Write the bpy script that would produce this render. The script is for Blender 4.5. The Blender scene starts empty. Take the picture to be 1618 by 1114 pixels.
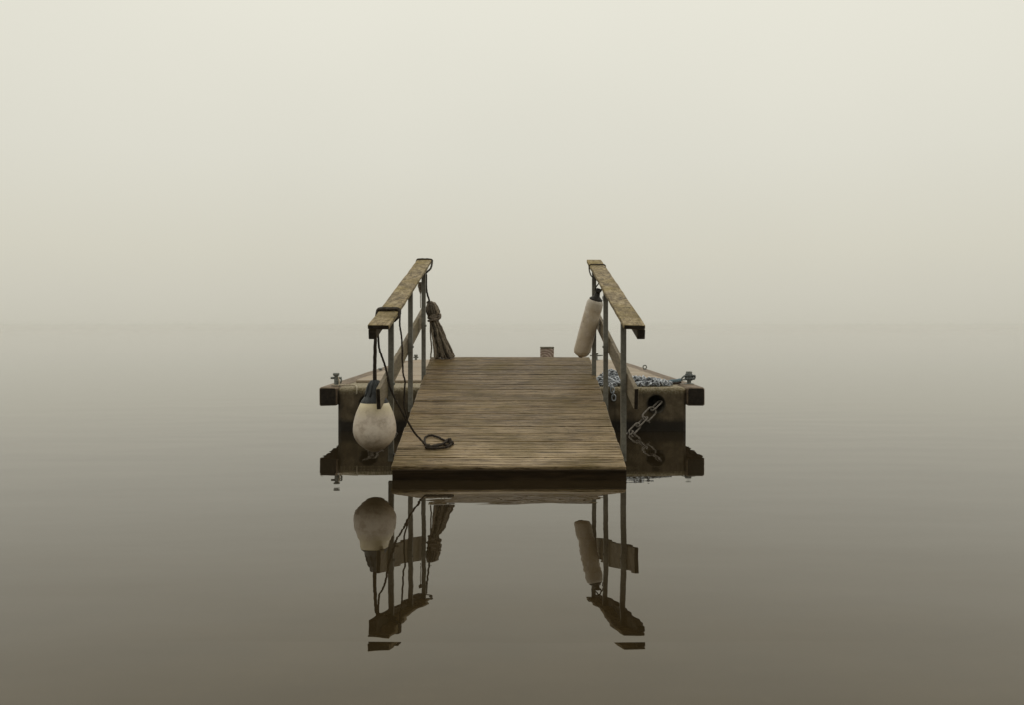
import bpy, bmesh, math, random
from mathutils import Vector, Matrix, noise
random.seed(11)
SC = bpy.context.scene
COL = SC.collection
R = math.radians
V = Vector

# ------------------------------------------------------------------ camera
F, CX, HY, CAMZ = 1348.0, 809.0, 515.0, 0.98        # focal length and horizon in photo pixels
cam = bpy.data.cameras.new('camera'); cam_o = bpy.data.objects.new('camera', cam); COL.objects.link(cam_o)
cam_o.location = (0, 0, CAMZ); cam_o.rotation_euler = (R(90), 0, 0)
cam.sensor_width = 36; cam.sensor_fit = 'HORIZONTAL'; cam.lens = 36 * F / 1618
cam.shift_y = -(557 - HY) / 1618
cam.clip_start = 0.05; cam.clip_end = 9000
SC.camera = cam_o

# ------------------------------------------------------------------ world: a fog-white overcast sky
SUN_EL, SUN_ROT = 52, 20
w = bpy.data.worlds.new('World'); SC.world = w; w.use_nodes = True
nt = w.node_tree; nt.nodes.clear()
def N(t, typ, **kw):
    n = t.nodes.new(typ)
    for k, v in kw.items(): setattr(n, k, v)
    return n
out = N(nt, 'ShaderNodeOutputWorld'); bg = N(nt, 'ShaderNodeBackground')
tc = N(nt, 'ShaderNodeTexCoord'); sep = N(nt, 'ShaderNodeSeparateXYZ'); ramp = N(nt, 'ShaderNodeValToRGB')
sky = N(nt, 'ShaderNodeTexSky', sky_type='NISHITA', sun_disc=False, sun_elevation=R(SUN_EL), sun_rotation=R(SUN_ROT), dust_density=8.0, air_density=1.0)
bw = N(nt, 'ShaderNodeRGBToBW'); tint = N(nt, 'ShaderNodeMix', data_type='RGBA', blend_type='MULTIPLY')
add = N(nt, 'ShaderNodeMix', data_type='RGBA', blend_type='ADD')
nt.links.new(tc.outputs['Generated'], sep.inputs[0]); nt.links.new(sep.outputs['Z'], ramp.inputs[0])
def srgb(r, g, b):
    f = lambda c: (c / 255 / 12.92) if c / 255 <= 0.04045 else ((c / 255 + 0.055) / 1.055) ** 2.4
    return (f(r), f(g), f(b), 1)
cr = ramp.color_ramp
SKY = [(0.0, srgb(197, 194, 180)), (0.035, srgb(203, 200, 186)), (0.085, srgb(210, 207, 192)), (0.19, srgb(219, 217, 204)), (0.36, srgb(229, 227, 214)), (1.0, srgb(247, 245, 237))]
cr.elements[0].position, cr.elements[0].color = SKY[0]
cr.elements[1].position, cr.elements[1].color = SKY[-1]
for p, c in SKY[1:-1]:
    e = cr.elements.new(p); e.color = c
nt.links.new(sky.outputs[0], bw.inputs[0])
tint.inputs[0].default_value = 1.0; tint.inputs[7].default_value = (0.0016, 0.0016, 0.0015, 1)
nt.links.new(bw.outputs[0], tint.inputs[6])
add.inputs[0].default_value = 1.0
mist = N(nt, 'ShaderNodeTexNoise'); mist.inputs['Scale'].default_value = 2.2; mist.inputs['Detail'].default_value = 3
nt.links.new(tc.outputs['Generated'], mist.inputs['Vector'])                 # the fog is never quite even
mr = N(nt, 'ShaderNodeMapRange'); mr.inputs['To Min'].default_value = .955; mr.inputs['To Max'].default_value = 1.045; nt.links.new(mist.outputs['Fac'], mr.inputs[0])
mv = N(nt, 'ShaderNodeVectorMath', operation='SCALE'); nt.links.new(ramp.outputs[0], mv.inputs[0]); nt.links.new(mr.outputs[0], mv.inputs['Scale'])
nt.links.new(mv.outputs[0], add.inputs[6]); nt.links.new(tint.outputs[2], add.inputs[7])
# the dark wooded shore the photographer stands on closes the low sky behind the camera
shf = N(nt, 'ShaderNodeMapRange', interpolation_type='SMOOTHSTEP'); nt.links.new(sep.outputs['Y'], shf.inputs[0])
shf.inputs['From Min'].default_value = -.15; shf.inputs['From Max'].default_value = -.6
she = N(nt, 'ShaderNodeMapRange', interpolation_type='SMOOTHSTEP'); nt.links.new(sep.outputs['Z'], she.inputs[0])
she.inputs['From Min'].default_value = .42; she.inputs['From Max'].default_value = .18
shm = N(nt, 'ShaderNodeMath', operation='MULTIPLY'); nt.links.new(shf.outputs[0], shm.inputs[0]); nt.links.new(she.outputs[0], shm.inputs[1])
shx = N(nt, 'ShaderNodeMix', data_type='RGBA'); nt.links.new(shm.outputs[0], shx.inputs[0]); nt.links.new(add.outputs[2], shx.inputs[6])
shx.inputs[7].default_value = (.13, .125, .10, 1)
nt.links.new(shx.outputs[2], bg.inputs[0]); bg.inputs[1].default_value = 1.0
nt.links.new(bg.outputs[0], out.inputs[0])

sun = bpy.data.lights.new('sun', 'SUN'); sun.energy = 0.5; sun.angle = R(50); sun.color = (1, 0.95, 0.86)
sun_o = bpy.data.objects.new('sun', sun); COL.objects.link(sun_o); sun_o.location = (2, 20, 30)
sd = V((math.sin(R(SUN_ROT)) * math.cos(R(SUN_EL)), math.cos(R(SUN_ROT)) * math.cos(R(SUN_EL)), math.sin(R(SUN_EL))))
sun_o.rotation_euler = sd.to_track_quat('Z', 'Y').to_euler()
SC.view_settings.view_transform = 'Standard'; SC.view_settings.look = 'None'
SC.view_settings.exposure = 0; SC.view_settings.gamma = 1
SC.render.engine = 'CYCLES'
SC.cycles.use_denoising = True; SC.cycles.denoiser = 'OPENIMAGEDENOISE'
SC.cycles.volume_bounces = 24; SC.cycles.max_bounces = 28

# ------------------------------------------------------------------ helpers
def at(px, py, d):
    """world point that stands at distance d and is seen at photo pixel px, py"""
    return V(((px - CX) * d / F, d, CAMZ - (py - HY) * d / F))

def mat(name, build, rough=0.6, spec=0.4, metal=0.0):
    m = bpy.data.materials.new(name); m.use_nodes = True
    t = m.node_tree; b = t.nodes['Principled BSDF']
    b.inputs['Roughness'].default_value = rough; b.inputs['Specular IOR Level'].default_value = spec
    b.inputs['Metallic'].default_value = metal
    build(t, b)
    return m
def coords(t, scale=(1, 1, 1), rot=(0, 0, 0)):
    c = N(t, 'ShaderNodeTexCoord'); mp = N(t, 'ShaderNodeMapping')
    mp.inputs['Scale'].default_value = scale; mp.inputs['Rotation'].default_value = rot
    t.links.new(c.outputs['Object'], mp.inputs[0]); return mp.outputs[0]
def noise_tex(t, vec, scale, detail=4, rough=0.6, dist=0.0):
    n = N(t, 'ShaderNodeTexNoise'); n.inputs['Scale'].default_value = scale; n.inputs['Detail'].default_value = detail
    n.inputs['Roughness'].default_value = rough; n.inputs['Distortion'].default_value = dist
    t.links.new(vec, n.inputs['Vector']); return n.outputs['Fac']
def ramp_of(t, fac, stops):
    r = N(t, 'ShaderNodeValToRGB'); e = r.color_ramp.elements
    e[0].position, e[0].color = stops[0][0], (*stops[0][1][:3], 1)
    e[1].position, e[1].color = stops[-1][0], (*stops[-1][1][:3], 1)
    for p, c in stops[1:-1]:
        q = e.new(p); q.color = (*c[:3], 1)
    t.links.new(fac, r.inputs[0]); return r.outputs[0]
def mix(t, fac, a, b, mode='MIX'):
    m = N(t, 'ShaderNodeMix', data_type='RGBA', blend_type=mode)
    for s, v in ((0, fac), (6, a), (7, b)):
        if hasattr(v, 'is_linked'): t.links.new(v, m.inputs[s])
        elif s == 0: m.inputs[0].default_value = v
        else: m.inputs[s].default_value = (*v[:3], 1)
    return m.outputs[2]
def bump(t, b, h, strength=0.4, dist=0.004):
    n = N(t, 'ShaderNodeBump'); n.inputs['Strength'].default_value = strength; n.inputs['Distance'].default_value = dist
    t.links.new(h, n.inputs['Height']); t.links.new(n.outputs[0], b.inputs['Normal'])
def math_n(t, op, a, b):
    n = N(t, 'ShaderNodeMath', operation=op)
    for i, v in enumerate((a, b)):
        if hasattr(v, 'is_linked'): t.links.new(v, n.inputs[i])
        else: n.inputs[i].default_value = v
    return n.outputs[0]

# timber with grain along local axis: ax = per-axis stretch (small = along the grain)
def wood(name, ax, dark, mid, light, moss=None, moss_amt=0.55, rough=0.62, spec=0.35, fine=1.0, rnd=False, crack=None, bumpd=0.003, wear_sheen=None, lo=.34, hi=.66, gd=.35, patch=None):
    def f(t, b):
        v = coords(t, ax)
        g = noise_tex(t, v, 1.0 * fine, 6, 0.66, gd)
        g2 = noise_tex(t, v, 3.6 * fine, 3, 0.6)
        s = math_n(t, 'ADD', math_n(t, 'MULTIPLY', g, 0.62), math_n(t, 'MULTIPLY', g2, 0.38))
        c = ramp_of(t, s, [(lo, dark), (0.5, mid), (hi, light)])
        if rnd:
            a = N(t, 'ShaderNodeAttribute', attribute_name='rnd')
            k = N(t, 'ShaderNodeMapRange'); k.clamp = False; k.inputs['To Min'].default_value = 0.84; k.inputs['To Max'].default_value = 1.16
            t.links.new(a.outputs['Fac'], k.inputs[0])
            hs = N(t, 'ShaderNodeHueSaturation'); t.links.new(k.outputs[0], hs.inputs['Value']); t.links.new(c, hs.inputs['Color'])
            c = hs.outputs[0]
        big = noise_tex(t, coords(t, (1, 1, 1)), 3.2, 4, 0.6)
        if wear_sheen:                                     # damp patches soaked into the boards
            dn = noise_tex(t, coords(t, (1.5, 9, 4)), 1.0, 6, .7, .1)
            c = mix(t, ramp_of(t, dn, [(.52, (0,) * 3), (.64, (.55,) * 3)]), c, (.062, .037, .012))
        if wear_sheen:                                     # bleached, foot-worn patches, with pale wet sheen painted into the colour
            wn = noise_tex(t, coords(t, wear_sheen), 1.0, 4, .65, .1); wf = noise_tex(t, v, 1.5, 4, .65)
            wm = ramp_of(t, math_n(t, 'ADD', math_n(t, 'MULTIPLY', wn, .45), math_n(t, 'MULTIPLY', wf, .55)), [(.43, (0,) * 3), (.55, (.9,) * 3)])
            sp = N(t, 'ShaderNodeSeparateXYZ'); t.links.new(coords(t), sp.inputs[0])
            near_fade = N(t, 'ShaderNodeMapRange'); t.links.new(sp.outputs['Y'], near_fade.inputs[0])     # worn tone and painted sheen strongest at the near end
            near_fade.inputs['From Min'].default_value = 0; near_fade.inputs['From Max'].default_value = 2.2; near_fade.inputs['To Min'].default_value = 1; near_fade.inputs['To Max'].default_value = .06
            wm = math_n(t, 'MULTIPLY', wm, near_fade.outputs[0])
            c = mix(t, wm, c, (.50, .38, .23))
            # splinters, grit and short raised fibres
            sp1 = noise_tex(t, coords(t, (9, 95, 60)), 1.0, 4, .75); sp2 = noise_tex(t, coords(t, (22, 60, 60)), 1.0, 3, .7)
            c = mix(t, ramp_of(t, sp1, [(.54, (0,) * 3), (.64, (.6,) * 3)]), c, (.42, .315, .18))
            c = mix(t, ramp_of(t, sp1, [(.36, (.8,) * 3), (.45, (0,) * 3)]), c, (.040, .024, .009))
            c = mix(t, ramp_of(t, sp2, [(.64, (0,) * 3), (.70, (.7,) * 3)]), c, (.03, .02, .01))
        if moss:
            mm = ramp_of(t, big, [(0.42, (0, 0, 0)), (0.68, (moss_amt,) * 3)])
            c = mix(t, mm, c, moss)
        if patch:
            pn = noise_tex(t, coords(t, (9, 3.5, 9)), 1.0, 4, .65, .3)
            c = mix(t, ramp_of(t, pn, [(.50, (0,) * 3), (.62, (.38,) * 3)]), c, patch)
        if crack:
            ck = noise_tex(t, coords(t, crack), 1.0, 3, 0.7, 0.6)
            cm = ramp_of(t, ck, [(0.36, (0.85,) * 3), (0.42, (0, 0, 0))])
            c = mix(t, cm, c, tuple(x * 0.35 for x in dark))
        t.links.new(c, b.inputs['Base Color'])
        rr = N(t, 'ShaderNodeMapRange'); rr.inputs['To Min'].default_value = rough - 0.16; rr.inputs['To Max'].default_value = rough + 0.16
        t.links.new(big, rr.inputs[0]); t.links.new(rr.outputs[0], b.inputs['Roughness'])
        bump(t, b, s, 0.8, bumpd)
    return mat(name, f, rough, spec)

def stuff(name, cols, scale=20, rough=0.6, spec=0.4, metal=0.0, bs=0.3, bd=0.002, rnd=0):
    def f(t, b):
        v = coords(t)
        n = noise_tex(t, v, scale, 5, 0.65)
        k = len(cols) - 1
        c = ramp_of(t, n, [(0.33 + 0.34 * i / k, q) for i, q in enumerate(cols)])
        if rnd:
            a = N(t, 'ShaderNodeAttribute', attribute_name='rnd'); k2 = N(t, 'ShaderNodeMapRange')
            k2.inputs['To Min'].default_value = .35; k2.inputs['To Max'].default_value = 1.6; t.links.new(a.outputs['Fac'], k2.inputs[0])
            hs = N(t, 'ShaderNodeHueSaturation'); t.links.new(k2.outputs[0], hs.inputs['Value']); t.links.new(c, hs.inputs['Color']); c = hs.outputs[0]
        t.links.new(c, b.inputs['Base Color']); bump(t, b, n, bs, bd)
    return mat(name, f, rough, spec, metal)

def new_bm():
    bm = bmesh.new(); bm.faces.layers.float.new('rnd'); return bm
def base_of(o):
    p = V((0, 0, 0))
    while o is not None:
        p += o.location; o = o.parent
    return p
def obj(name, bm, m, parent=None, smooth=False, loc=None):
    bmesh.ops.recalc_face_normals(bm, faces=bm.faces[:])
    base = base_of(parent) if parent else V((0, 0, 0))
    o_loc = V((0, 0, 0)) if loc is None else V(loc) - base
    off = base + o_loc
    for v in bm.verts: v.co -= off
    me = bpy.data.meshes.new(name); bm.to_mesh(me); bm.free()
    if smooth:
        for p in me.polygons: p.use_smooth = True
    me.materials.append(m)
    if any(p.material_index for p in me.polygons): me.materials.append(ENDG)
    o = bpy.data.objects.new(name, me); COL.objects.link(o)
    o.location = o_loc
    if parent: o.parent = parent
    return o
def tag(o, label, cat, group=None, kind=None):
    if label: o['label'] = label
    if cat: o['category'] = cat
    if group: o['group'] = group
    if kind: o['kind'] = kind
    return o
def thing(name, loc, label, cat, group=None):
    o = bpy.data.objects.new(name, None); COL.objects.link(o); o.location = loc; o.empty_display_size = 0.1
    return tag(o, label, cat, group)

def loft(bm, rings, close=True, cap=True, rnd=None, capm=0):
    lay = bm.faces.layers.float['rnd']; vr = [[bm.verts.new(p) for p in r] for r in rings]
    n = len(vr[0]); fs = []
    for a, b in zip(vr, vr[1:]):
        for i in range(n if close else n - 1):
            j = (i + 1) % n
            fs.append(bm.faces.new((a[i], a[j], b[j], b[i])))
    if cap:
        for q in (list(reversed(vr[0])), vr[-1]):
            f = bm.faces.new(q); f.material_index = capm; fs.append(f)
    r = random.random() if rnd is None else rnd
    for f in fs: f[lay] = r
    return vr
def timber(bm, p0, p1, up, wd, th, ch=0.004, seg=8, jit=0.0012, rnd=None):
    """sawn timber from p0 to p1 (centre line), width wd across, thickness th along up, edges eased"""
    p0, p1 = V(p0), V(p1); d = (p1 - p0).normalized(); up = V(up)
    side = d.cross(up).normalized(); up = side.cross(d).normalized()
    a, b = wd / 2, th / 2
    prof = [(-a + ch, -b), (a - ch, -b), (a, -b + ch), (a, b - ch), (a - ch, b), (-a + ch, b), (-a, b - ch), (-a, -b + ch)]
    rings = []; ph = random.random() * 50
    L = (p1 - p0).length
    ts = [0, min(ch, L * .2) / L] + [i / seg for i in range(1, seg)] + [1 - min(ch, L * .2) / L, 1]
    for k, s in enumerate(ts):
        q = p0.lerp(p1, s); sc = 1.0
        e = k in (0, len(ts) - 1)
        ring = []
        for u, v in prof:
            if e: u *= (a - ch * .7) / a; v *= (b - ch * .7) / b
            nz = noise.noise_vector(V((u * 20 + ph, s * L * 6, v * 20))) * jit
            ring.append(q + side * (u + nz.x) + up * (v + nz.y))
        rings.append(ring)
    loft(bm, rings, rnd=rnd, capm=1)
def smooth_path(pts, n=8):
    pts = [V(p) for p in pts]; P = [pts[0] * 2 - pts[1]] + pts + [pts[-1] * 2 - pts[-2]]; o = []
    for i in range(1, len(P) - 2):
        a, b, c, d = P[i - 1:i + 3]
        for k in range(n):
            t = k / n
            o.append(0.5 * ((2 * b) + (c - a) * t + (2 * a - 5 * b + 4 * c - d) * t * t + (3 * b - a - 3 * c + d) * t ** 3))
    o.append(pts[-1]); return o
def tube(bm, path, r, sides=8, twist=None, closed=False, cap=True, rnd=None):
    """swept tube; twist = pitch of a three-strand lay"""
    path = [V(p) for p in path]; n = len(path); rings = []
    t0 = (path[1] - path[0]).normalized()
    u = t0.orthogonal().normalized(); s = 0.0
    for i, p in enumerate(path):
        if closed: t = (path[(i + 1) % n] - path[i - 1]).normalized()
        else: t = (path[min(i + 1, n - 1)] - path[max(i - 1, 0)]).normalized()
        u = (u - t * u.dot(t)).normalized(); v = t.cross(u)
        if i: s += (p - path[i - 1]).length
        rr = r[i] if isinstance(r, (list, tuple)) else r
        ring = []
        for k in range(sides):
            a = 2 * math.pi * k / sides
            q = rr * (1 + (0.16 * math.sin(3 * a + 2 * math.pi * s / twist) if twist else 0))
            ring.append(p + u * (q * math.cos(a)) + v * (q * math.sin(a)))
        rings.append(ring)
    if closed: rings.append(rings[0][:])
    loft(bm, rings, cap=cap and not closed, rnd=rnd)
def rope(bm, pts, r, n=10, wob=0.0, twist=True):
    p = smooth_path(pts, n)
    if wob:
        ph = random.random() * 99
        p = [q + noise.noise_vector(q * 14 + V((ph, 0, 0))) * wob * min(1, i / 4, (len(p) - 1 - i) / 4) for i, q in enumerate(p)]
    tube(bm, p, r, 9 if twist else 6, r * 5 if twist else None)
def lathe(bm, prof, origin, axis=(0, 0, 1), seg=32):
    """prof: list of (radius, height) along axis"""
    q = V(axis).normalized().to_track_quat('Z', 'Y'); rings = []
    for r, h in prof:
        rings.append([V(origin) + q @ V((max(r, 0.0004) * math.cos(2 * math.pi * k / seg), max(r, 0.0004) * math.sin(2 * math.pi * k / seg), h)) for k in range(seg)])
    loft(bm, rings)
def box(bm, lo, hi, bev=0.003):
    c = [(a + b) / 2 for a, b in zip(lo, hi)]
    g = bmesh.ops.create_cube(bm, size=1.0, matrix=Matrix.Translation(c) @ Matrix.Diagonal((hi[0] - lo[0], hi[1] - lo[1], hi[2] - lo[2], 1)))
    if bev:
        es = list({e for v in g['verts'] for e in v.link_edges})
        bmesh.ops.bevel(bm, geom=es, offset=bev, segments=2, profile=0.5, affect='EDGES')
def link_path(c, axis, nrm, ln, wd, k=8):
    """stadium shaped chain link path round centre c"""
    a = V(axis).normalized(); n = V(nrm); n = (n - a * n.dot(a)).normalized(); b = a.cross(n)
    r = wd / 2; s = ln / 2 - r; p = []
    for i in range(k + 1):
        t = -math.pi / 2 + math.pi * i / k; p.append(V(c) + a * (s + r * math.cos(t)) + b * (r * math.sin(t)))
    for i in range(k + 1):
        t = math.pi / 2 + math.pi * i / k; p.append(V(c) + a * (-s + r * math.cos(t)) + b * (r * math.sin(t)))
    return p

# ------------------------------------------------------------------ materials
DECK = wood('deck_timber', (1.7, 64, 30), (.024, .0125, .0032), (.112, .067, .0205), (.30, .205, .085), moss=(.135, .098, .024), moss_amt=.5, rough=.55, spec=.28, rnd=True, crack=(3, 130, 40), wear_sheen=(1.5, 6, 5), gd=.05)
RAIL = wood('rail_timber', (30, 7, 30), (.048, .032, .012), (.24, .18, .09), (.46, .38, .235), moss=(.25, .19, .05), moss_amt=.65, rough=.75, spec=.25, crack=(20, 26, 40), bumpd=.006, patch=(.085, .058, .022))
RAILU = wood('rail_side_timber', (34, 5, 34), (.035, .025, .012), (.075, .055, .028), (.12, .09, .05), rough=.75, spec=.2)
BOARD = wood('board_timber', (30, 3, 30), (.09, .07, .042), (.19, .155, .105), (.27, .225, .16), moss=(.2, .17, .075), moss_amt=.5, rough=.75, spec=.25)
WALE = wood('waling_timber', (22, 2.5, 22), (.05, .035, .02), (.16, .115, .075), (.27, .2, .14), moss=(.16, .12, .07), moss_amt=.4, rough=.7, spec=.25)
PLANK = wood('pontoon_plank_timber', (1.6, 24, 24), (.16, .125, .085), (.30, .245, .175), (.40, .335, .25), moss=(.33, .245, .165), moss_amt=.5, rough=.7, spec=.3, rnd=True)
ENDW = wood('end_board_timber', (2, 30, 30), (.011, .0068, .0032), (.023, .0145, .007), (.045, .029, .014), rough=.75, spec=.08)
ENDG = stuff('wet_shaded_end_grain', [(.011, .008, .005), (.022, .016, .010), (.038, .029, .018)], 45, .7, .2)  # wet end grain, plus shade on the end faces put into the colour
STEEL = stuff('galvanised_steel', [(.12, .114, .093), (.18, .172, .143), (.24, .23, .19)], 28, .55, .45, .25)
DARKSTEEL = stuff('dark_steel', [(.02, .018, .015), (.045, .04, .034)], 30, .6, .4, .3)
CHAIN = stuff('weathered_chain_steel', [(.065, .053, .04), (.19, .165, .135), (.31, .28, .24)], 60, .6, .4, .2)
HEAP = stuff('galvanised_chain', [(.17, .185, .20), (.35, .37, .39), (.52, .54, .555)], 50, .5, .5, .25, rnd=1)
IRON = stuff('grey_iron', [(.10, .105, .095), (.20, .21, .19), (.27, .27, .24)], 60, .6, .4, .3)
BLUEROPE = stuff('blue_rope', [(.08, .12, .14), (.17, .23, .26)], 120, .8, .2)
WHITEROPE = stuff('pale_rope', [(.33, .28, .2), (.55, .48, .36)], 90, .8, .2)
DARKROPE = stuff('dark_rope', [(.012, .009, .007), (.034, .025, .016), (.06, .045, .029)], 90, .8, .25)
GREYROPE = stuff('grey_rope', [(.075, .062, .044), (.175, .145, .107), (.28, .237, .18)], 70, .85, .2, rnd=1)
CAPBLUE = stuff('grey_blue_rubber', [(.018, .0195, .0195), (.036, .039, .039), (.066, .070, .069)], 30, .6, .35)
CAPDARK = stuff('dark_rubber', [(.018, .016, .013), (.045, .04, .033)], 40, .6, .3)
def bare(t, b): b.inputs['Base Color'].default_value = (.004, .0035, .003, 1)

def vinyl(name, stain_top, zr, dirty=0):
    def f(t, b):
        v = coords(t)
        n = noise_tex(t, v, 11, 6, 0.7); n2 = noise_tex(t, v, 38, 4, 0.6); n3 = noise_tex(t, v, 5, 3, 0.5)
        c = ramp_of(t, n, [(.33, (.42, .34, .26)), (.5, (.66, .57, .47)), (.66, (.75, .67, .57))])
        c = mix(t, ramp_of(t, n2, [(.62, (0,) * 3), (.72, (.55,) * 3)]), c, (.36, .30, .235))
        c = mix(t, ramp_of(t, n3, [(.5, (0,) * 3), (.7, (.5,) * 3)]), c, (.50, .42, .31))
        if dirty:
            n4 = noise_tex(t, coords(t, (10, 10, 4.5)), 1.0, 5, .7, .8); n5 = noise_tex(t, coords(t, (26, 26, 12)), 1.0, 3, .6)
            c = mix(t, ramp_of(t, n4, [(.44, (0,) * 3), (.62, (.6,) * 3)]), c, (.50, .40, .255))
            c = mix(t, ramp_of(t, n5, [(.62, (0,) * 3), (.72, (.7,) * 3)]), c, (.22, .17, .11))
        # yellow sun-bleach at the collar and a browner, darker band towards the bottom
        s = N(t, 'ShaderNodeSeparateXYZ'); t.links.new(v, s.inputs[0])
        zz = math_n(t, 'ADD', s.outputs['Z'], math_n(t, 'MULTIPLY', n, 0.07))
        hi = N(t, 'ShaderNodeMapRange'); hi.inputs['From Min'].default_value = zr[1] - .05; hi.inputs['From Max'].default_value = zr[1] + .03; t.links.new(zz, hi.inputs[0])
        c = mix(t, math_n(t, 'MULTIPLY', hi.outputs[0], .7), c, stain_top)
        lo = N(t, 'ShaderNodeMapRange'); lo.inputs['From Min'].default_value = zr[0] + .12; lo.inputs['From Max'].default_value = zr[0] + .055; t.links.new(zz, lo.inputs[0])
        c = mix(t, math_n(t, 'MULTIPLY', lo.outputs[0], .8), c, (.27, .205, .135))
        t.links.new(c, b.inputs['Base Color']); bump(t, b, n2, .25, .002)
    return mat(name, f, .42, .5)
BUOYW = vinyl('weathered_buoy_vinyl', (.62, .52, .28), (-.26, .05))
FENDW = vinyl('weathered_fender_vinyl', (.60, .54, .45), (-.33, .23), 1)

def concrete(t, b):
    v = coords(t)
    n = noise_tex(t, v, 7, 7, .7); n2 = noise_tex(t, v, 55, 3, .6)
    vs = noise_tex(t, coords(t, (14, 14, 1.6)), 1.0, 4, .6)
    c = ramp_of(t, n, [(.34, (.050, .036, .019)), (.5, (.10, .075, .042)), (.66, (.17, .132, .08))])
    c = mix(t, ramp_of(t, vs, [(.45, (0,) * 3), (.65, (.6,) * 3)]), c, (.034, .025, .0135))
    c = mix(t, ramp_of(t, n2, [(.62, (0,) * 3), (.74, (.45,) * 3)]), c, (.14, .112, .07))
    s = N(t, 'ShaderNodeSeparateXYZ'); t.links.new(v, s.inputs[0])
    wv = math_n(t, 'ADD', s.outputs['Z'], math_n(t, 'MULTIPLY', vs, -.05))
    wl = N(t, 'ShaderNodeMapRange'); wl.inputs['From Min'].default_value = .10; wl.inputs['From Max'].default_value = .055; t.links.new(wv, wl.inputs[0])
    c = mix(t, math_n(t, 'MULTIPLY', wl.outputs[0], .9), c, (.014, .011, .007))      # algae line at the water
    tp = N(t, 'ShaderNodeMapRange'); tp.inputs['From Min'].default_value = .355; tp.inputs['From Max'].default_value = .40
    t.links.new(math_n(t, 'ADD', s.outputs['Z'], math_n(t, 'MULTIPLY', n2, .03)), tp.inputs[0])
    worn = ramp_of(t, n2, [(.42, (.17, .135, .06)), (.6, (.34, .29, .2))])
    c = mix(t, math_n(t, 'MULTIPLY', tp.outputs[0], .85), c, worn)                   # worn, mossy arris
    t.links.new(c, b.inputs['Base Color']); bump(t, b, math_n(t, 'ADD', n, n2), .5, .006)
CONC = mat('wet_concrete', concrete, .7, .3)
VOID = stuff('wet_dark_concrete', [(.03, .024, .015), (.06, .048, .03)], 20, .6, .3)

def endgrain(t, b):
    v = coords(t)
    wv = N(t, 'ShaderNodeTexWave', wave_type='RINGS', rings_direction='Y'); wv.inputs['Scale'].default_value = 9; wv.inputs['Distortion'].default_value = 2.5
    mp = N(t, 'ShaderNodeMapping'); mp.inputs['Location'].default_value = (.03, 0, -.12); t.links.new(v, mp.inputs[0]); t.links.new(mp.outputs[0], wv.inputs[0])
    n = noise_tex(t, v, 30, 4, .6)
    c = ramp_of(t, wv.outputs['Fac'], [(.2, (.24, .175, .15)), (.75, (.31, .235, .205)), (1, (.48, .41, .36))])
    c = mix(t, ramp_of(t, n, [(.4, (0,) * 3), (.66, (.6,) * 3)]), c, (.17, .15, .10))
    t.links.new(c, b.inputs['Base Color']); bump(t, b, wv.outputs['Fac'], .4, .003)
BLOCK = mat('end_grain_timber', endgrain, .8, .2)

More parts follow.
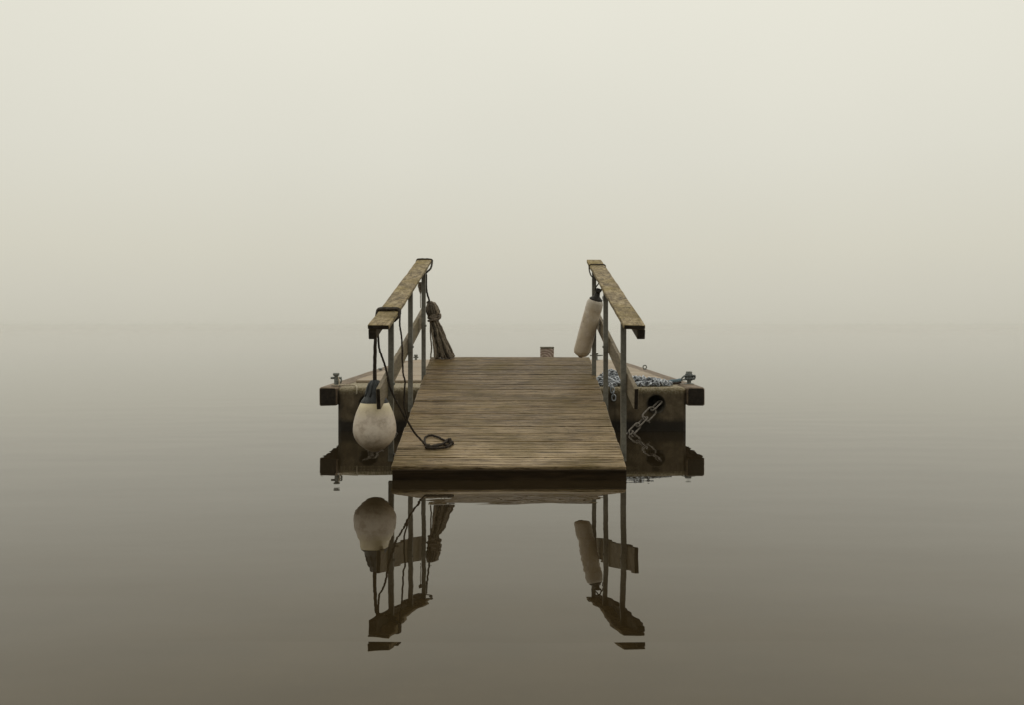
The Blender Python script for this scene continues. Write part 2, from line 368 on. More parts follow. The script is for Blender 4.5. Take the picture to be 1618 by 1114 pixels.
def water(t, b):
    c = N(t, 'ShaderNodeTexCoord')
    def nz(scale, s3, det, ro=.5):
        mp = N(t, 'ShaderNodeMapping'); mp.inputs['Scale'].default_value = s3; t.links.new(c.outputs['Object'], mp.inputs[0])
        return noise_tex(t, mp.outputs[0], scale, det, ro)
    bed = nz(1.0, (2.3, 3.2, 1), 5, .62); peb = nz(1.0, (16, 22, 1), 4, .7)
    col = ramp_of(t, bed, [(.36, (.020, .0135, .0055)), (.64, (.028, .019, .008))])
    col = mix(t, ramp_of(t, peb, [(.58, (0,) * 3), (.76, (.3,) * 3)]), col, (.07, .055, .033))
    # the bottom drops away from the shore, so the water turns deep and dark
    sy = N(t, 'ShaderNodeSeparateXYZ'); t.links.new(c.outputs['Object'], sy.inputs[0])
    dp = N(t, 'ShaderNodeMapRange', interpolation_type='SMOOTHSTEP'); t.links.new(sy.outputs['Y'], dp.inputs[0])
    dp.inputs['From Min'].default_value = 2.0; dp.inputs['From Max'].default_value = 5.2
    col = mix(t, dp.outputs[0], col, (.022, .0155, .0075))
    t.links.new(col, b.inputs['Base Color'])
    b.inputs['IOR'].default_value = 1.6; b.inputs['Specular Tint'].default_value = (1, .78, .42, 1); b.inputs['Specular IOR Level'].default_value = .5
    h = math_n(t, 'ADD', math_n(t, 'MULTIPLY', nz(1, (.55, 1.5, 1), 1), 1.0), math_n(t, 'MULTIPLY', nz(1, (2.0, 4.6, 1), 2), .16))
    # the ripples come from the moving pontoon and die out over the open water
    vd = N(t, 'ShaderNodeVectorMath', operation='DISTANCE'); t.links.new(c.outputs['Object'], vd.inputs[0]); vd.inputs[1].default_value = (0, 5.5, 0)
    fo = N(t, 'ShaderNodeMapRange', interpolation_type='SMOOTHSTEP'); t.links.new(vd.outputs['Value'], fo.inputs[0])
    fo.inputs['From Min'].default_value = 3; fo.inputs['From Max'].default_value = 10; fo.inputs['To Min'].default_value = 1; fo.inputs['To Max'].default_value = .02
    sx = N(t, 'ShaderNodeSeparateXYZ'); t.links.new(c.outputs['Object'], sx.inputs[0])
    yy = math_n(t, 'ADD', sx.outputs['Y'], math_n(t, 'MULTIPLY', nz(1, (1.3, .6, 1), 1), .05))
    st = N(t, 'ShaderNodeMapRange'); t.links.new(yy, st.inputs[0])          # steep front, long flat back
    st.inputs['From Min'].default_value = 2.662; st.inputs['From Max'].default_value = 3.25; st.inputs['To Min'].default_value = 1; st.inputs['To Max'].default_value = 0
    crest = math_n(t, 'MULTIPLY', math_n(t, 'SUBTRACT', 1.0, math_n(t, 'MULTIPLY', st.outputs[0], st.outputs[0])), .85)
    ex = N(t, 'ShaderNodeMapRange', interpolation_type='SMOOTHSTEP'); t.links.new(math_n(t, 'ABSOLUTE', sx.outputs['X'], 0), ex.inputs[0])
    ex.inputs['From Min'].default_value = 1.7; ex.inputs['From Max'].default_value = .5
    h = math_n(t, 'ADD', math_n(t, 'MULTIPLY', h, fo.outputs[0]), math_n(t, 'MULTIPLY', crest, ex.outputs[0]))
    bump(t, b, h, 1.0, .0052)
WATER = mat('still_water', water, .0, .5)

# ------------------------------------------------------------------ setting: water and fog
bm = new_bm()
bmesh.ops.create_grid(bm, x_segments=2, y_segments=2, size=900)
wo = obj('water', bm, WATER); wo['kind'] = 'structure'
hz = bpy.data.materials.new('fog'); hz.use_nodes = True; t = hz.node_tree; t.nodes.clear()
ho = N(t, 'ShaderNodeOutputMaterial'); pv = N(t, 'ShaderNodeVolumePrincipled')
pv.inputs['Color'].default_value = (.997, .99, .972, 1); pv.inputs['Density'].default_value = 0.0009; pv.inputs['Anisotropy'].default_value = 0.95
t.links.new(pv.outputs[0], ho.inputs['Volume'])
bm = new_bm(); box(bm, (-910, -910, -1.0), (910, 910, 2.2), 0)
ho = obj('haze', bm, hz); tag(ho, None, None, kind='stuff')

# ------------------------------------------------------------------ floating pontoon
YF, YB, TOP, HW = 7.911, 13.84, .405, 1.617
HOLES = [(-1.336, .252), (1.336, .252)]; HR = .084
pt = thing('floating_pontoon', (0, YF, 0), 'wide brown concrete pontoon with planked top and timber walings lying beyond the gangway', 'pontoon')
bm = new_bm(); c = .028; lay = bm.faces.layers.float['rnd']
def ringv(z, ins, y0=0.0):
    x = HW - ins; yf, yb = YF + ins, YB - ins
    return [V(p) for p in ((-x + c, yf, z), (x - c, yf, z), (x, yf + c, z), (x, yb - c, z), (x - c, yb, z), (-x + c, yb, z), (-x, yb - c, z), (-x, yf + c, z))]
rr = [[bm.verts.new(p) for p in ringv(z, i)] for z, i in ((-.3, 0), (TOP - .028, 0), (TOP - .009, .009), (TOP, .028))]
for k, (a, b) in enumerate(zip(rr, rr[1:])):
    for i in range(8):
        if k == 0 and i == 0: continue
        j = (i + 1) % 8; bm.faces.new((a[i], a[j], b[j], b[i]))
bm.faces.new(rr[-1]); bm.faces.new(list(reversed(rr[0])))
edges = []
for a, b in ((rr[0][0], rr[0][1]), (rr[0][1], rr[1][1]), (rr[1][1], rr[1][0]), (rr[1][0], rr[0][0])):
    edges.append(bm.edges.get((a, b)) or bm.edges.new((a, b)))
for hx, hzz in HOLES:
    cv = [bm.verts.new((hx + HR * math.cos(2 * math.pi * k / 32), YF, hzz + HR * math.sin(2 * math.pi * k / 32))) for k in range(32)]
    edges += [bm.edges.new((cv[k], cv[(k + 1) % 32])) for k in range(32)]
bmesh.ops.triangle_fill(bm, use_beauty=True, edges=edges)
obj('concrete_body', bm, CONC, pt)
for hx, hzz in HOLES:
    bm = new_bm(); rings = []
    for r, y in ((HR + .006, YF - .004), (HR - .004, YF - .004), (HR - .006, YF + .24), (.001, YF + .241)):
        rings.append([(hx + r * math.cos(2 * math.pi * k / 32), y, hzz + r * math.sin(2 * math.pi * k / 32)) for k in range(32)])
    loft(bm, rings, cap=False); obj('chain_port', bm, VOID, pt, True)
bm = new_bm(); y = YF + .62
while y + .17 < YB - .05:
    j = [random.uniform(-.006, .006) for _ in range(2)]
    timber(bm, (-HW + .05 + j[0], y + .085, TOP + .014), (HW - .05 + j[1], y + .085, TOP + .014), (0, 0, 1), .164, .026, .004, 6)
    y += .172
obj('top_planking', bm, PLANK, pt)
for s in (-1, 1):
    bm = new_bm(); x = s * (HW + .084)
    timber(bm, (x, YF - .03, TOP - .083), (x, YB + .02, TOP - .083), (0, 0, 1), .164, .168, .012, 14, .004)
    o = obj('side_timber', bm, WALE, pt)
bm = new_bm(); 
def cleat(p, hh=.12, wd=.052):
    p = V(p); bm = new_bm()
    box(bm, p + V((-.04, -.05, 0)), p + V((.04, .05, .008)), .002)
    lathe(bm, [(.021, .006), (.020, .035), (.019, hh - .03), (.030, hh - .022), (.031, hh - .006), (.026, hh)], p, seg=16)
    tube(bm, [p + V((-wd, 0, hh * .62)), p + V((-.03, 0, hh * .62)), p + V((.03, 0, hh * .62)), p + V((wd, 0, hh * .64))], [.010, .012, .012, .009], 10)
    return bm
for p, hh, wd in (((-1.665, 8.08, TOP), .125, .052), ((1.735, 8.36, TOP), .125, .052), ((-1.52, 13.5, TOP), .115, .04), ((1.33, 13.45, TOP + .027), .12, .10)):
    obj('mooring_cleat', cleat(p, hh, wd), IRON, pt, False, loc=p)
for p in ((1.72, 11.05, TOP), (-1.68, 10.9, TOP)):
    bm = new_bm(); up = 1.0 if p[0] > 0 else .12     # the left ring has dropped flat
    pth = [V(p) + V((.023 * math.cos(a), .023 * math.sin(a) * (1 - up), (.036 if up > .5 else .022) + .023 * math.sin(a) * up)) for a in [2 * math.pi * k / 18 for k in range(18)]]
    tube(bm, pth, .0075, 8, closed=True); lathe(bm, [(.02, 0), (.02, .008), (.01, .014), (.01, .02)], p, seg=12)
    obj('eye_bolt', bm, IRON, pt, True)

p = V((.452, 11.0, TOP + .027))
tb = thing('timber_block', p, 'upright reddish brown wood block with end grain rings, peeking over the far gangway edge', 'wood block')
bm = new_bm(); timber(bm, p + V((0, 0, 0)), p + V((0, 0, .262)), (0, 1, 0), .172, .15, .006, 5, .003)
obj('block', bm, BLOCK, tb)
bm = new_bm(); timber(bm, p + V((0, 0, .2635)), p + V((0, 0, .284)), (0, 1, 0), .174, .152, .004, 2, .003)
obj('weathered_cap', bm, stuff('mossy_grey_timber', [(.06, .055, .035), (.15, .14, .10), (.28, .26, .2)], 60, .8, .2, bs=.8), tb)

# ------------------------------------------------------------------ gangway
Y0, Y1, Z0, SL = 5.435, 8.045, .08, .2313
TH = math.atan(SL); T = V((0, math.cos(TH), math.sin(TH))); UP = V((0, -math.sin(TH), math.cos(TH)))
zd = lambda y: Z0 + SL * (y - Y0)
XL, XR = -.77, .73
gw = thing('gangway', (-.02, Y0, 0), 'sloping brown plank gangway with two timber handrails leading from the water up to the pontoon', 'gangway')
bm = new_bm(); NP = 18; pitch = (Y1 - Y0) / math.cos(TH) / NP
for k in range(NP):
    cc = V((0, Y0, Z0)) + T * (pitch * (k + .5)) - UP * (.014 + random.uniform(0, .003)); pr = random.random()
    a, b = random.uniform(-.006, .003), random.uniform(-.003, .006); tw = random.uniform(-.0012, .0012)
    timber(bm, cc + V((XL + a, 0, tw)), cc + V((XR + b, 0, -tw)), UP, pitch - .006, .028, .004, 12, .0014, rnd=pr)
    # the anti-slip grooves show as raised strips along each plank
    for g in range(5):
        q = cc + T * ((g - 2) * (pitch - .015) / 5) + UP * .0146
        timber(bm, q + V((XL + a + .004, 0, tw)), q + V((XR + b - .004, 0, -tw)), UP, (pitch - .015) / 5 - .006, .005, .0015, 12, .0012, rnd=min(1, max(0, pr + random.uniform(-.22, .22))))
    for x in (XL + .03, XR - .03):         # screw heads along the bearers
        for g in (-1, 1):
            q = cc + T * (g * pitch * .2) + UP * .0172 + V((x + random.uniform(-.006, .006), 0, 0))
            tube(bm, [q - UP * .004, q + UP * .0003], .0048, 8, rnd=-1.2)
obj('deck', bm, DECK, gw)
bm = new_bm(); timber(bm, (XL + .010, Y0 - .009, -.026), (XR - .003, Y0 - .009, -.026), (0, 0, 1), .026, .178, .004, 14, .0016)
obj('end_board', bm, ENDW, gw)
for x in (XL + .024, XR - .024):
    bm = new_bm(); off = UP * (-.03 - .06)
    timber(bm, V((x, Y0 + .06, zd(Y0 + .06))) + off, V((x, Y1 - .05, zd(Y1 - .05))) + off, UP, .04, .118, .003, 6, .0005)
    obj('stringer', bm, DARKSTEEL, gw)
RY0, RY1, RZ0 = 5.205, 7.747, .988
RSL = (1.589 - RZ0) / (RY1 - RY0)
zr = lambda y: RZ0 + RSL * (y - RY0)
RT = V((0, 1, RSL)).normalized(); RUP = V((0, -RSL, 1)).normalized()
RXa = {-1: (-.815, -.793), 1: (.750, .741)}
def rail_x(s, y):
    a, b = RXa[s]; return a + (b - a) * (y - RY0) / (RY1 - RY0)
POSTS = {-1: [(-.814, 5.743), (-.802, 6.74), (-.773, 7.464)], 1: [(.750, 5.743), (.740, 6.74), (.718, 7.464)]}
RW = .132
for s in (-1, 1):
    y1 = RY1 if s < 0 else RY1 - .02
    hr = bpy.data.objects.new('handrail', None); COL.objects.link(hr); hr.parent = gw
    hr.location = V((rail_x(s, RY0), RY0, zr(RY0))) - gw.location
    a, b = V((rail_x(s, RY0), RY0, zr(RY0))), V((rail_x(s, y1), y1, zr(y1)))
    bm = new_bm(); timber(bm, a - RUP * .014, b - RUP * .014, RUP, RW, .028, .004, 30, .0035)
    obj('rail_cap', bm, RAIL, hr)
    bm = new_bm(); o = V((s * (RW / 2 - .0255), 0, 0)) - RUP * (.029 + .030)
    timber(bm, a + o + V((0, .004, 0)), b + o - V((0, .004, 0)), RUP, .048, .060, .003, 14, .0015)
    obj('rail_batten', bm, RAILU, hr)
    for x, y in POSTS[s]:
        bm = new_bm(); h = .018
        box(bm, (x - h, y - h, zd(y) - .085), (x + h, y + h, zr(y) - .0305), .003)
        po = obj('post', bm, STEEL, gw, loc=(x, y, zd(y) - .085))
        bm = new_bm(); e = XR if s > 0 else XL; xs = sorted((e - s * .03, x - s * (h - .001)))
        box(bm, (xs[0], y - .03, zd(y) - .083), (xs[1], y + .03, zd(y) - .036), .002)
        obj('bracket', bm, DARKSTEEL, po)
        zb = .578 - .066 + SL * (y - 5.414); bm = new_bm()
        lathe(bm, [(.0, .007), (.008, .0065), (.009, .004), (.009, .0), (.014, .0), (.014, -.003)], (x - s * (h + .001), y, zb), (-s, 0, 0), 12)
        obj('bolt', bm, IRON, po)
    # lower board outside the posts
    ya, yb = 5.414, 7.96
    xa, xb = (.789, .772) if s > 0 else (-.848, -.822)
    bm = new_bm(); timber(bm, (xa, ya, .578 - .066), (xb, yb, .578 - .066 + SL * (yb - ya)), (0, 0, 1), .027, .138, .003, 12, .0015)
    obj('side_board', bm, BOARD, gw)

# ------------------------------------------------------------------ round buoy on the near left
bc = at(592, 750, 5.617); bx, by = bc.x, bc.y
bo = V((bx, by, .41))
bu = thing('ball_buoy', bo, 'pear shaped off white buoy with grey blue neck hanging beside the near left post', 'buoy')
bm = new_bm(); zs = [(.0, .147), (.022, .150), (.046, .158), (.067, .172), (.086, .187), (.101, .200), (.119, .222), (.1335, .250), (.1405, .278), (.1415, .301), (.1395, .328), (.1350, .355), (.1285, .382), (.1205, .408), (.1085, .436), (.0905, .474)]
lathe(bm, [(r, z - .41) for r, z in zs], bo, seg=48); obj('buoy_body', bm, BUOYW, bu, True)
bm = new_bm(); lathe(bm, [(.0915, .468 - .41), (.0915, .474 - .41), (.083, .490 - .41), (.066, .512 - .41), (.058, .53 - .41), (.050, .56 - .41), (.040, .59 - .41), (.027, .612 - .41), (.012, .623 - .41), (.0, .625 - .41)], bo, seg=36)
obj('neck', bm, CAPBLUE, bu, True)
bm = new_bm()   # ribs that run up the neck to the rope hole
for k in range(9):
    a = 2 * math.pi * (k + .3) / 9; e = V((math.cos(a), math.sin(a), 0))
    tube(bm, [V((bx, by, z)) + e * r for r, z in ((.064, .512), (.057, .535), (.049, .565), (.039, .592), (.02, .617))], [.006, .0085, .0085, .008, .006], 8)
obj('neck_ribs', bm, CAPBLUE, bu, True)

# dark rope: tied round the left handrail, carries the buoy, ends in an eye on the deck
rp = tag(bpy.data.objects.new('dark_rope', None), 'thin dark rope tied round the left handrail, holding the pear buoy, looped on deck', 'rope'); COL.objects.link(rp)
rp.location = (bx, by, .61)
r1 = .0068
def rail_wrap(s, y, r, drop=.0, sl=0.0):
    xc = rail_x(s, y); hw = RW / 2 + r; tp = zr(y) + r * .9; bt = zr(y) - .08 - r
    q = [V((xc - s * hw, y, tp - .034)), V((xc - s * (hw - .012), y + sl * .2, tp + .001)), V((xc, y + sl * .5, tp + .004)), V((xc + s * (hw - .012), y + sl * .8, tp + .002)), V((xc + s * hw, y + sl, tp - .02)), V((xc + s * hw, y + sl, bt + .012)), V((xc + s * (hw - .05), y + sl * .6, bt))]
    return q
bm = new_bm()
for dy in (-.014, .004, .020):
    q = rail_wrap(-1, by - .01 + dy, .0085); q = q + [V((rail_x(-1, by), by + dy, zr(by) - .065))]
    rope(bm, q, .0085, 6)
rope(bm, [V((rail_x(-1, by) + .07, by - .03, zr(by) - .02)), V((rail_x(-1, by) + .066, by - .05, zr(by) - .05)), V((rail_x(-1, by) + .03, by - .06, zr(by) - .075)), V((bx + .03, by - .02, zr(by) - .10))], .0085, 6)
obj('hitch', bm, DARKROPE, rp, True)
bm = new_bm(); zt = zr(by) - .075
for dx in (-.006, .006):
    rope(bm, [V((bx + .02 + dx, by, zt)), V((bx + .006 + dx * .7, by, zt - .08)), V((bx + .002 + dx * .8, by - .004, .75)), V((bx + .002 + dx, by - .01, .625)), V((bx + dx, by + .01, .60))], r1, 8, .003)
obj('hanging_line', bm, DARKROPE, rp, True)
def deck_pt(px, py, lift=.009):
    k = (py - HY) / F; d = (CAMZ - Z0 + SL * Y0 - lift) / (k + SL); return at(px, py, d)
pE = deck_pt(673, 705)
bm = new_bm()
rope(bm, [V((bx + .022, by + .01, zt)), at(598, 545, 5.64), at(607, 575, 5.66), at(614, 602, 5.69), at(622, 627, 5.70), at(633, 648, 5.71), at(645, 668, 5.74), at(659, 689, 5.78), pE], r1, 10, .004)
obj('long_line', bm, DARKROPE, rp, True)
bm = new_bm(); ww = rail_x(-1, by) + .075
rope(bm, [V((ww, by - .01, zr(by) - .02)), at(632, 512, 5.63), at(634.5, 530, 5.65), at(636, 560, 5.66), at(636.5, 586, 5.67), at(639.8, 606, 5.68), at(638.5, 628, 5.69), at(639, 645, 5.70), at(644, 664, 5.735)], r1 * .85, 8, .004)
obj('second_line', bm, DARKROPE, rp, True)
bm = new_bm()
loop = [(673, 705), (671, 697), (673, 691), (681, 688.5), (691, 691), (700, 695.5), (707, 698), (711, 699), (712, 702), (706, 704), (697, 702.5), (688, 704), (679, 706), (673, 706)]
rope(bm, [deck_pt(x, y, .010) for x, y in loop], r1, 6)
rope(bm, [deck_pt(x, y, .016) for x, y in ((672, 708), (684, 709), (696, 708.5), (706, 707), (712, 704), (713, 700), (709, 694.5))], r1 * 1.15, 6)
rope(bm, [deck_pt(x, y, .022) for x, y in ((674, 704), (682, 706.5), (692, 705), (700, 702), (707, 697))], r1 * 1.3, 6)
obj('eye_splice', bm, DARKROPE, rp, True)
for (x, y, l) in ((709.5, 696.5, .02), (713, 701, .016), (676, 706, .017)):
    bm = new_bm(); q = deck_pt(x, y, l); tube(bm, [q + V((-.016, 0, -.006)), q, q + V((.016, .004, .005))], [.012, .0165, .012], 9, .03); obj('knot', bm, DARKROPE, rp, True)

# ------------------------------------------------------------------ cylindrical fender on the right
fb, ft = at(917, 564, 7.46), at(941.5, 473, 7.33)
ax = (ft - fb); L = ax.length; ax.normalize()
mid = fb + ax * (L * .5)
fd = thing('cylinder_fender', mid, 'long off white cylindrical fender leaning on the far right post above the deck', 'fender')
rF = .0735
bm = new_bm()
def rel(p): return [(r, h - L * .5) for r, h in p]
q = V(ax).to_track_quat('Z', 'Y')
lathe(bm, rel([(.0, 0), (.028, .004), (.052, .016), (.068, .038), (rF, .065), (rF, .16), (rF * 1.01, .3), (rF * .99, L - .115), (rF * .965, L - .105), (rF * 1.0, L - .085), (rF * .97, L - .03), (rF * .84, L - .006), (.05, L + .004)]), mid, ax, 40)
fo = obj('fender_body', bm, FENDW, fd, True)
bm = new_bm(); lathe(bm, rel([(.056, L - .001), (.058, L + .006), (.044, L + .018), (.026, L + .034), (.020, L + .07), (.022, L + .1), (.0, L + .103)]), mid, ax, 28)
obj('fender_neck', bm, CAPDARK, fd, True)
bm = new_bm(); lathe(bm, rel([(.0, -.006), (.016, -.006), (.022, .0), (.024, .008)]), mid, ax, 20); obj('bottom_plug', bm, CAPDARK, fd, True)
fr = tag(bpy.data.objects.new('fender_rope', None), 'thin brown rope looped round the far end of the right handrail, holding the cylindrical fender', 'rope'); COL.objects.link(fr)
ty = 7.42; fr.location = (rail_x(1, ty), ty, zr(ty))
top = ft + ax * .085
bm = new_bm(); xi = rail_x(1, ty) - RW / 2
rope(bm, [V((rail_x(1, ty) + RW / 2 + .006, ty, zr(ty) - .03)), V((rail_x(1, ty) + RW / 2 - .004, ty, zr(ty) + .004)), V((rail_x(1, ty), ty, zr(ty) + .007)), V((xi + .004, ty, zr(ty) + .005)), V((xi - .007, ty - .02, zr(ty) - .03)), V((xi - .004, ty - .16, zr(ty) - .098)), V((xi + .024, ty - .27, zr(ty) - .135)), V((xi + .05, ty - .24, zr(ty) - .15)), top + V((.01, -.01, .06))], .0055, 8)
obj('rail_loop', bm, DARKROPE, fr, True)
bm = new_bm(); hi = top + V((.014, -.02, .075))
rope(bm, [hi, top + V((-.026, -.014, .02)), top + V((-.02, -.026, -.012)), top + V((.012, -.027, -.014)), top + V((.026, -.018, .015)), hi], .0052, 6)
rope(bm, [hi, top + V((.034, -.02, .01)), top + V((.044, -.022, -.04)), ft + V((.058, -.02, .02)), ft + V((.066, -.015, -.02))], .0045, 6)
obj('lashing', bm, DARKROPE, fr, True)

# ------------------------------------------------------------------ coiled rope hank on the left rail end
hd = at(684, 489, 7.93)
hk = thing('rope_hank', hd, 'bundled grey brown rope hank hanging from the far end of the left handrail', 'rope')
bm = new_bm(); dB = 7.98
wr = at(684, 501, 7.94); rw = .0085
for k in range(26):                      # strands run up from the wrap, over the top and back
    a = 2 * math.pi * k / 26; lay = .35 + .65 * ((k * 7) % 5) / 4
    w0 = wr + V((.026 * math.cos(a) * lay, .022 * math.sin(a) * lay, 0))
    bulge = V((.060 * math.cos(a) * lay, .042 * math.sin(a) * lay, 0))
    apex = at(678.5 + 5 * math.cos(a) * lay, 475.5 + random.uniform(0, 2.5), 7.93 + .012 * math.sin(a))
    lean = V((-.012, 0, 0))
    rope(bm, [w0, hd + bulge + V((.004, 0, -.028)), hd + bulge * .92 + lean * .4 + V((0, 0, .02)), hd + bulge * .55 + lean + V((0, 0, .062)), apex], rw * 1.05, 4)
obj('coil_top', bm, GREYROPE, hk, True)
bm = new_bm()
for k in range(4):
    a0 = random.random() * 6; z = -.026 + k * .0155
    pth = [wr + V((.047 * math.cos(a) + .004, .040 * math.sin(a), z + .006 * math.cos(a + a0))) for a in [2 * math.pi * i / 24 for i in range(24)]]
    tube(bm, pth, .0092, 9, .046, closed=True)
kq = wr + V((.060, -.02, .012))
tube(bm, smooth_path([kq + V((-.012, 0, -.025)), kq + V((.008, -.004, -.012)), kq + V((.010, 0, .014)), kq + V((-.012, .004, .024))], 5), .011, 9, .05)
obj('wrap', bm, stuff('pale_grey_rope', [(.13, .105, .078), (.24, .2, .155), (.30, .25, .2)], 70, .85, .2), hk, True)
bm = new_bm()
for k in range(28):                      # the loose bights fan out and rest on the deck end
    u = (k + random.uniform(-.4, .4)) / 27; u = max(0, min(1, u))
    if .17 < u < .25: u = .14
    yb = min(dB + random.uniform(-.05, .04), Y1 - .025)
    px = 687 + 31.5 * u + random.uniform(-1, 1)
    end = V(((px - CX) * yb / F, yb, zd(yb) + .008 + random.uniform(0, .004)))
    a = random.uniform(0, 6.28)
    s0 = wr + V((.004 + .036 * (u - .45) * 1.6, .024 * math.sin(a), -.012))
    m1 = s0.lerp(end, .35) + V((random.uniform(-.006, .012), random.uniform(-.01, .01), .0)); m2 = s0.lerp(end, .72) + V((random.uniform(-.004, .009), random.uniform(-.012, .012), 0))
    rope(bm, [s0, m1, m2, end], rw * random.uniform(1.0, 1.3), 5, .012)
e0 = wr + V((-.026, 0, -.02)); yb = Y1 - .06; eN = V(((680.5 - CX) * yb / F, yb, zd(yb) + .008))
rope(bm, [e0, e0.lerp(eN, .4) + V((.004, 0, 0)), e0.lerp(eN, .75) + V((.008, 0, 0)), eN], rw * .8, 6, .004)
obj('loose_strands', bm, GREYROPE, hk, True)
bm = new_bm(); ly = RY1 - .035; xl = rail_x(-1, ly); h2 = RW / 2
rope(bm, [V((xl - h2 - .006, ly, zr(ly) - .03)), V((xl - h2 + .006, ly + .01, zr(ly) + .004)), V((xl, ly + .014, zr(ly) + .008)), V((xl + h2 - .006, ly + .01, zr(ly) + .004)), V((xl + h2 + .006, ly - .01, zr(ly) - .02)), V((xl + h2 + .003, ly - .12, zr(ly) - .085)), V((xl + h2 - .03, ly - .20, zr(ly) - .13)), V((xl + .03, ly - .12, zr(ly) - .15)), at(674, 458, 7.70), at(678.5, 475, 7.92)], .0085, 8)
obj('hanging_line', bm, DARKROPE, hk, True)
bm = new_bm()
for dx in (0, 2.2, 4.0):
    rope(bm, [at(662.5 + dx, 445, 7.62), at(661.5 + dx, 451, 7.62), at(663.5 + dx * .5, 459, 7.62), at(664.5 + dx * .2, 463 - dx, 7.62)], .008, 6)
rope(bm, [at(664.3, 461, 7.62), at(664.2, 474, 7.63), at(664.5, 486, 7.64)], .0035, 6)
obj('tail', bm, GREYROPE, hk, True)

# ------------------------------------------------------------------ mooring chains from the two ports
def chain(s, label):
    p0 = V((s * 1.375, YF + .03, .272)); p1 = V((s * 1.0, 7.66, -.04))
    t_ = thing('mooring_chain', p0, label, 'chain', 'mooring chains of the pontoon')
    ax = (p1 - p0); n = 5; L = ax.length; ax.normalize(); ln = L / n * 1.3
    lenses = 0
    for k in range(n):
        c = p0 + ax * (L * (k + .5) / n); c.z -= .018 * math.sin(math.pi * (k + .5) / n)
        nrm = (V((0, -1, .25)) if k % 2 else V((.35 * s, .3, 1)))
        bm = new_bm()
        if k == 1:                       # a bow shackle with its pin
            q = link_path(c, ax, V((0, -1, .2)), ln * 1.15, .078); tube(bm, q, .0078, 9, closed=True)
            b = ax.cross(V((0, -1, .2)).normalized()); e = c + ax * ln * .42
            tube(bm, [e - b * .065, e + b * .05], .0078, 9); obj('shackle', bm, CHAIN, t_, True)
        else:
            tube(bm, link_path(c, ax, nrm, ln, .052), .0082, 9, closed=True); obj('link', bm, CHAIN, t_, True)
    return t_
chain(1, 'rusty grey mooring chain running from the round port right of the gangway into the water')
chain(-1, 'grey mooring chain running from the port behind the pear shaped buoy into the water')

# ------------------------------------------------------------------ chain heap and ropes on the pontoon
hp = V((1.12, 8.22, TOP))
bm = new_bm(); 
def heap_h(x, y):
    a = .125 * math.exp(-((x - .955) / .125) ** 2 - ((y - 8.25) / .17) ** 2)
    b = .060 * math.exp(-((x - 1.20) / .16) ** 2 - ((y - 8.18) / .15) ** 2)
    c_ = .034 * math.exp(-((x - 1.40) / .13) ** 2 - ((y - 8.12) / .10) ** 2)
    return a + b + c_
cnt = 0
while cnt < 520:
    x, y = random.uniform(.78, 1.55), random.uniform(7.96, 8.55)
    h = heap_h(x, y)
    if h < .012 or random.random() > .25 + h / .1: continue
    z = TOP + .008 + h * (1 - .45 * random.random() ** 2)
    d = V((random.gauss(0, 1), random.gauss(0, 1), random.gauss(0, .45))); nn = V((random.gauss(0, .8), random.gauss(0, .8), random.gauss(0, 1)))
    tube(bm, link_path((x, y, z), d, nn, .056, .034, 5), .0062, 6, closed=True); cnt += 1
prev = None                              # a short bight that hangs over the pontoon edge
for k in range(7):
    z = TOP + .012 - .0 - max(0, k - 3) * .035; y = [8.02, 7.97, 7.93, 7.90, 7.893, 7.89, 7.89][k]
    tube(bm, link_path((.905 + .006 * k, y, z), (0, -.4 if k < 4 else 0, -1 if k > 2 else -.1), (1, 0, 0) if k % 2 else (0, -1, .3), .056, .034, 5), .0062, 6, closed=True)
ch = tag(obj('chain_heap', bm, HEAP, None, True, loc=hp), 'pale blue grey heap of galvanised chain lying on the pontoon right of the gangway', 'chain')
cp = V((1.735, 8.36, TOP))
br = thing('blue_rope', cp, 'short blue grey rope wound round the near right cleat with a thick pale sleeve', 'rope')
bm = new_bm()
for k in range(5):
    tube(bm, [cp + V(((.030 + .006 * (k % 2)) * math.cos(a), (.030 + .006 * (k % 2)) * math.sin(a), .048 + k * .011 + .006 * math.sin(a + k))) for a in [2 * math.pi * i / 20 for i in range(20)]], .0085, 8, .04, closed=True)
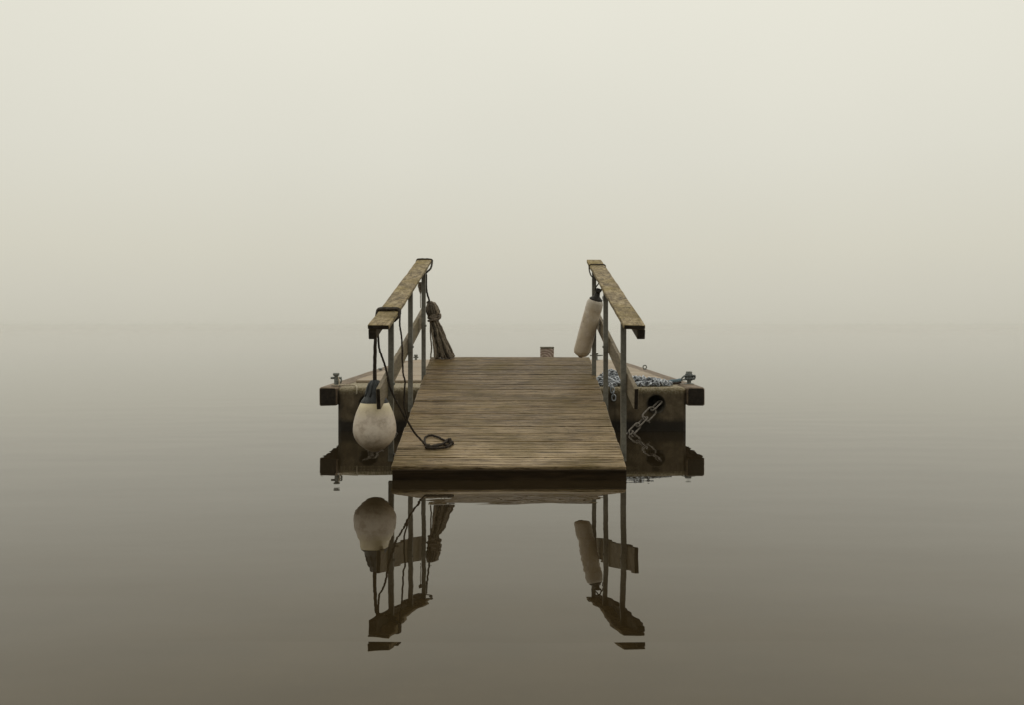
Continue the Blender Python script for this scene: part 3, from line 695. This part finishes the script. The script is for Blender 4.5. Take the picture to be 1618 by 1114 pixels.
rope(bm, [cp + V((.02, -.03, .085)), cp + V((.052, -.02, .082)), cp + V((.048, -.02, .055)), cp + V((.02, -.03, .05))], .009, 6)
rope(bm, [cp + V((-.03, -.015, .085)), cp + V((-.06, -.02, .072)), cp + V((-.085, -.03, .05)), cp + V((-.11, -.035, .036))], .008, 6)
rope(bm, [cp + V((-.028, -.02, .045)), cp + V((-.06, -.025, .044)), cp + V((-.10, -.03, .034))], .007, 6)
obj('rope_turns', bm, stuff('grey_rope_turns', [(.09, .10, .10), (.2, .215, .21)], 110, .8, .2), br, True)
bm = new_bm(); tube(bm, smooth_path([cp + V((-.085, -.03, .042)), cp + V((-.12, -.035, .032)), cp + V((-.17, -.04, .028)), cp + V((-.215, -.05, .022))], 4), [.012] + [.021] * 10 + [.018, .01], 12); obj('sleeve', bm, BLUEROPE, br, True)
bm = new_bm(); rope(bm, [cp + V((-.19, -.045, .02)), cp + V((-.26, -.07, .014)), cp + V((-.33, -.10, .022))], .009, 8)
rope(bm, [cp + V((-.09, -.05, .02)), cp + V((-.15, -.07, .012)), cp + V((-.22, -.08, .012))], .011, 6)
obj('tail', bm, DARKROPE, br, True)
lp = V((-1.665, 8.08, TOP))
lr = thing('pale_rope', lp, 'short pale cream rope tied to the near left cleat and trailing over the pontoon corner', 'rope')
bm = new_bm()
rope(bm, [lp + V((.024, -.02, .088)), lp + V((.034, -.03, .05)), lp + V((.036, -.04, .012)), lp + V((.01, -.05, .010)), lp + V((-.03, -.04, .012))], .006, 8)
rope(bm, [lp + V((.036, -.04, .012)), lp + V((.09, -.05, .014)), lp + V((.15, -.07, .016)), lp + V((.20, -.10, .012)), lp + V((.225, -.165, .004)), lp + V((.23, -.187, -.02)), lp + V((.228, -.188, -.06))], .0065, 8)
obj('line', bm, WHITEROPE, lr, True)
bm = new_bm()
tube(bm, [lp + V((.034 + .017 * math.cos(a), -.012, .055 + .026 * math.sin(a))) for a in [2 * math.pi * i / 18 for i in range(18)]], .0085, 8, closed=True)
obj('thimble', bm, IRON, lr, True)
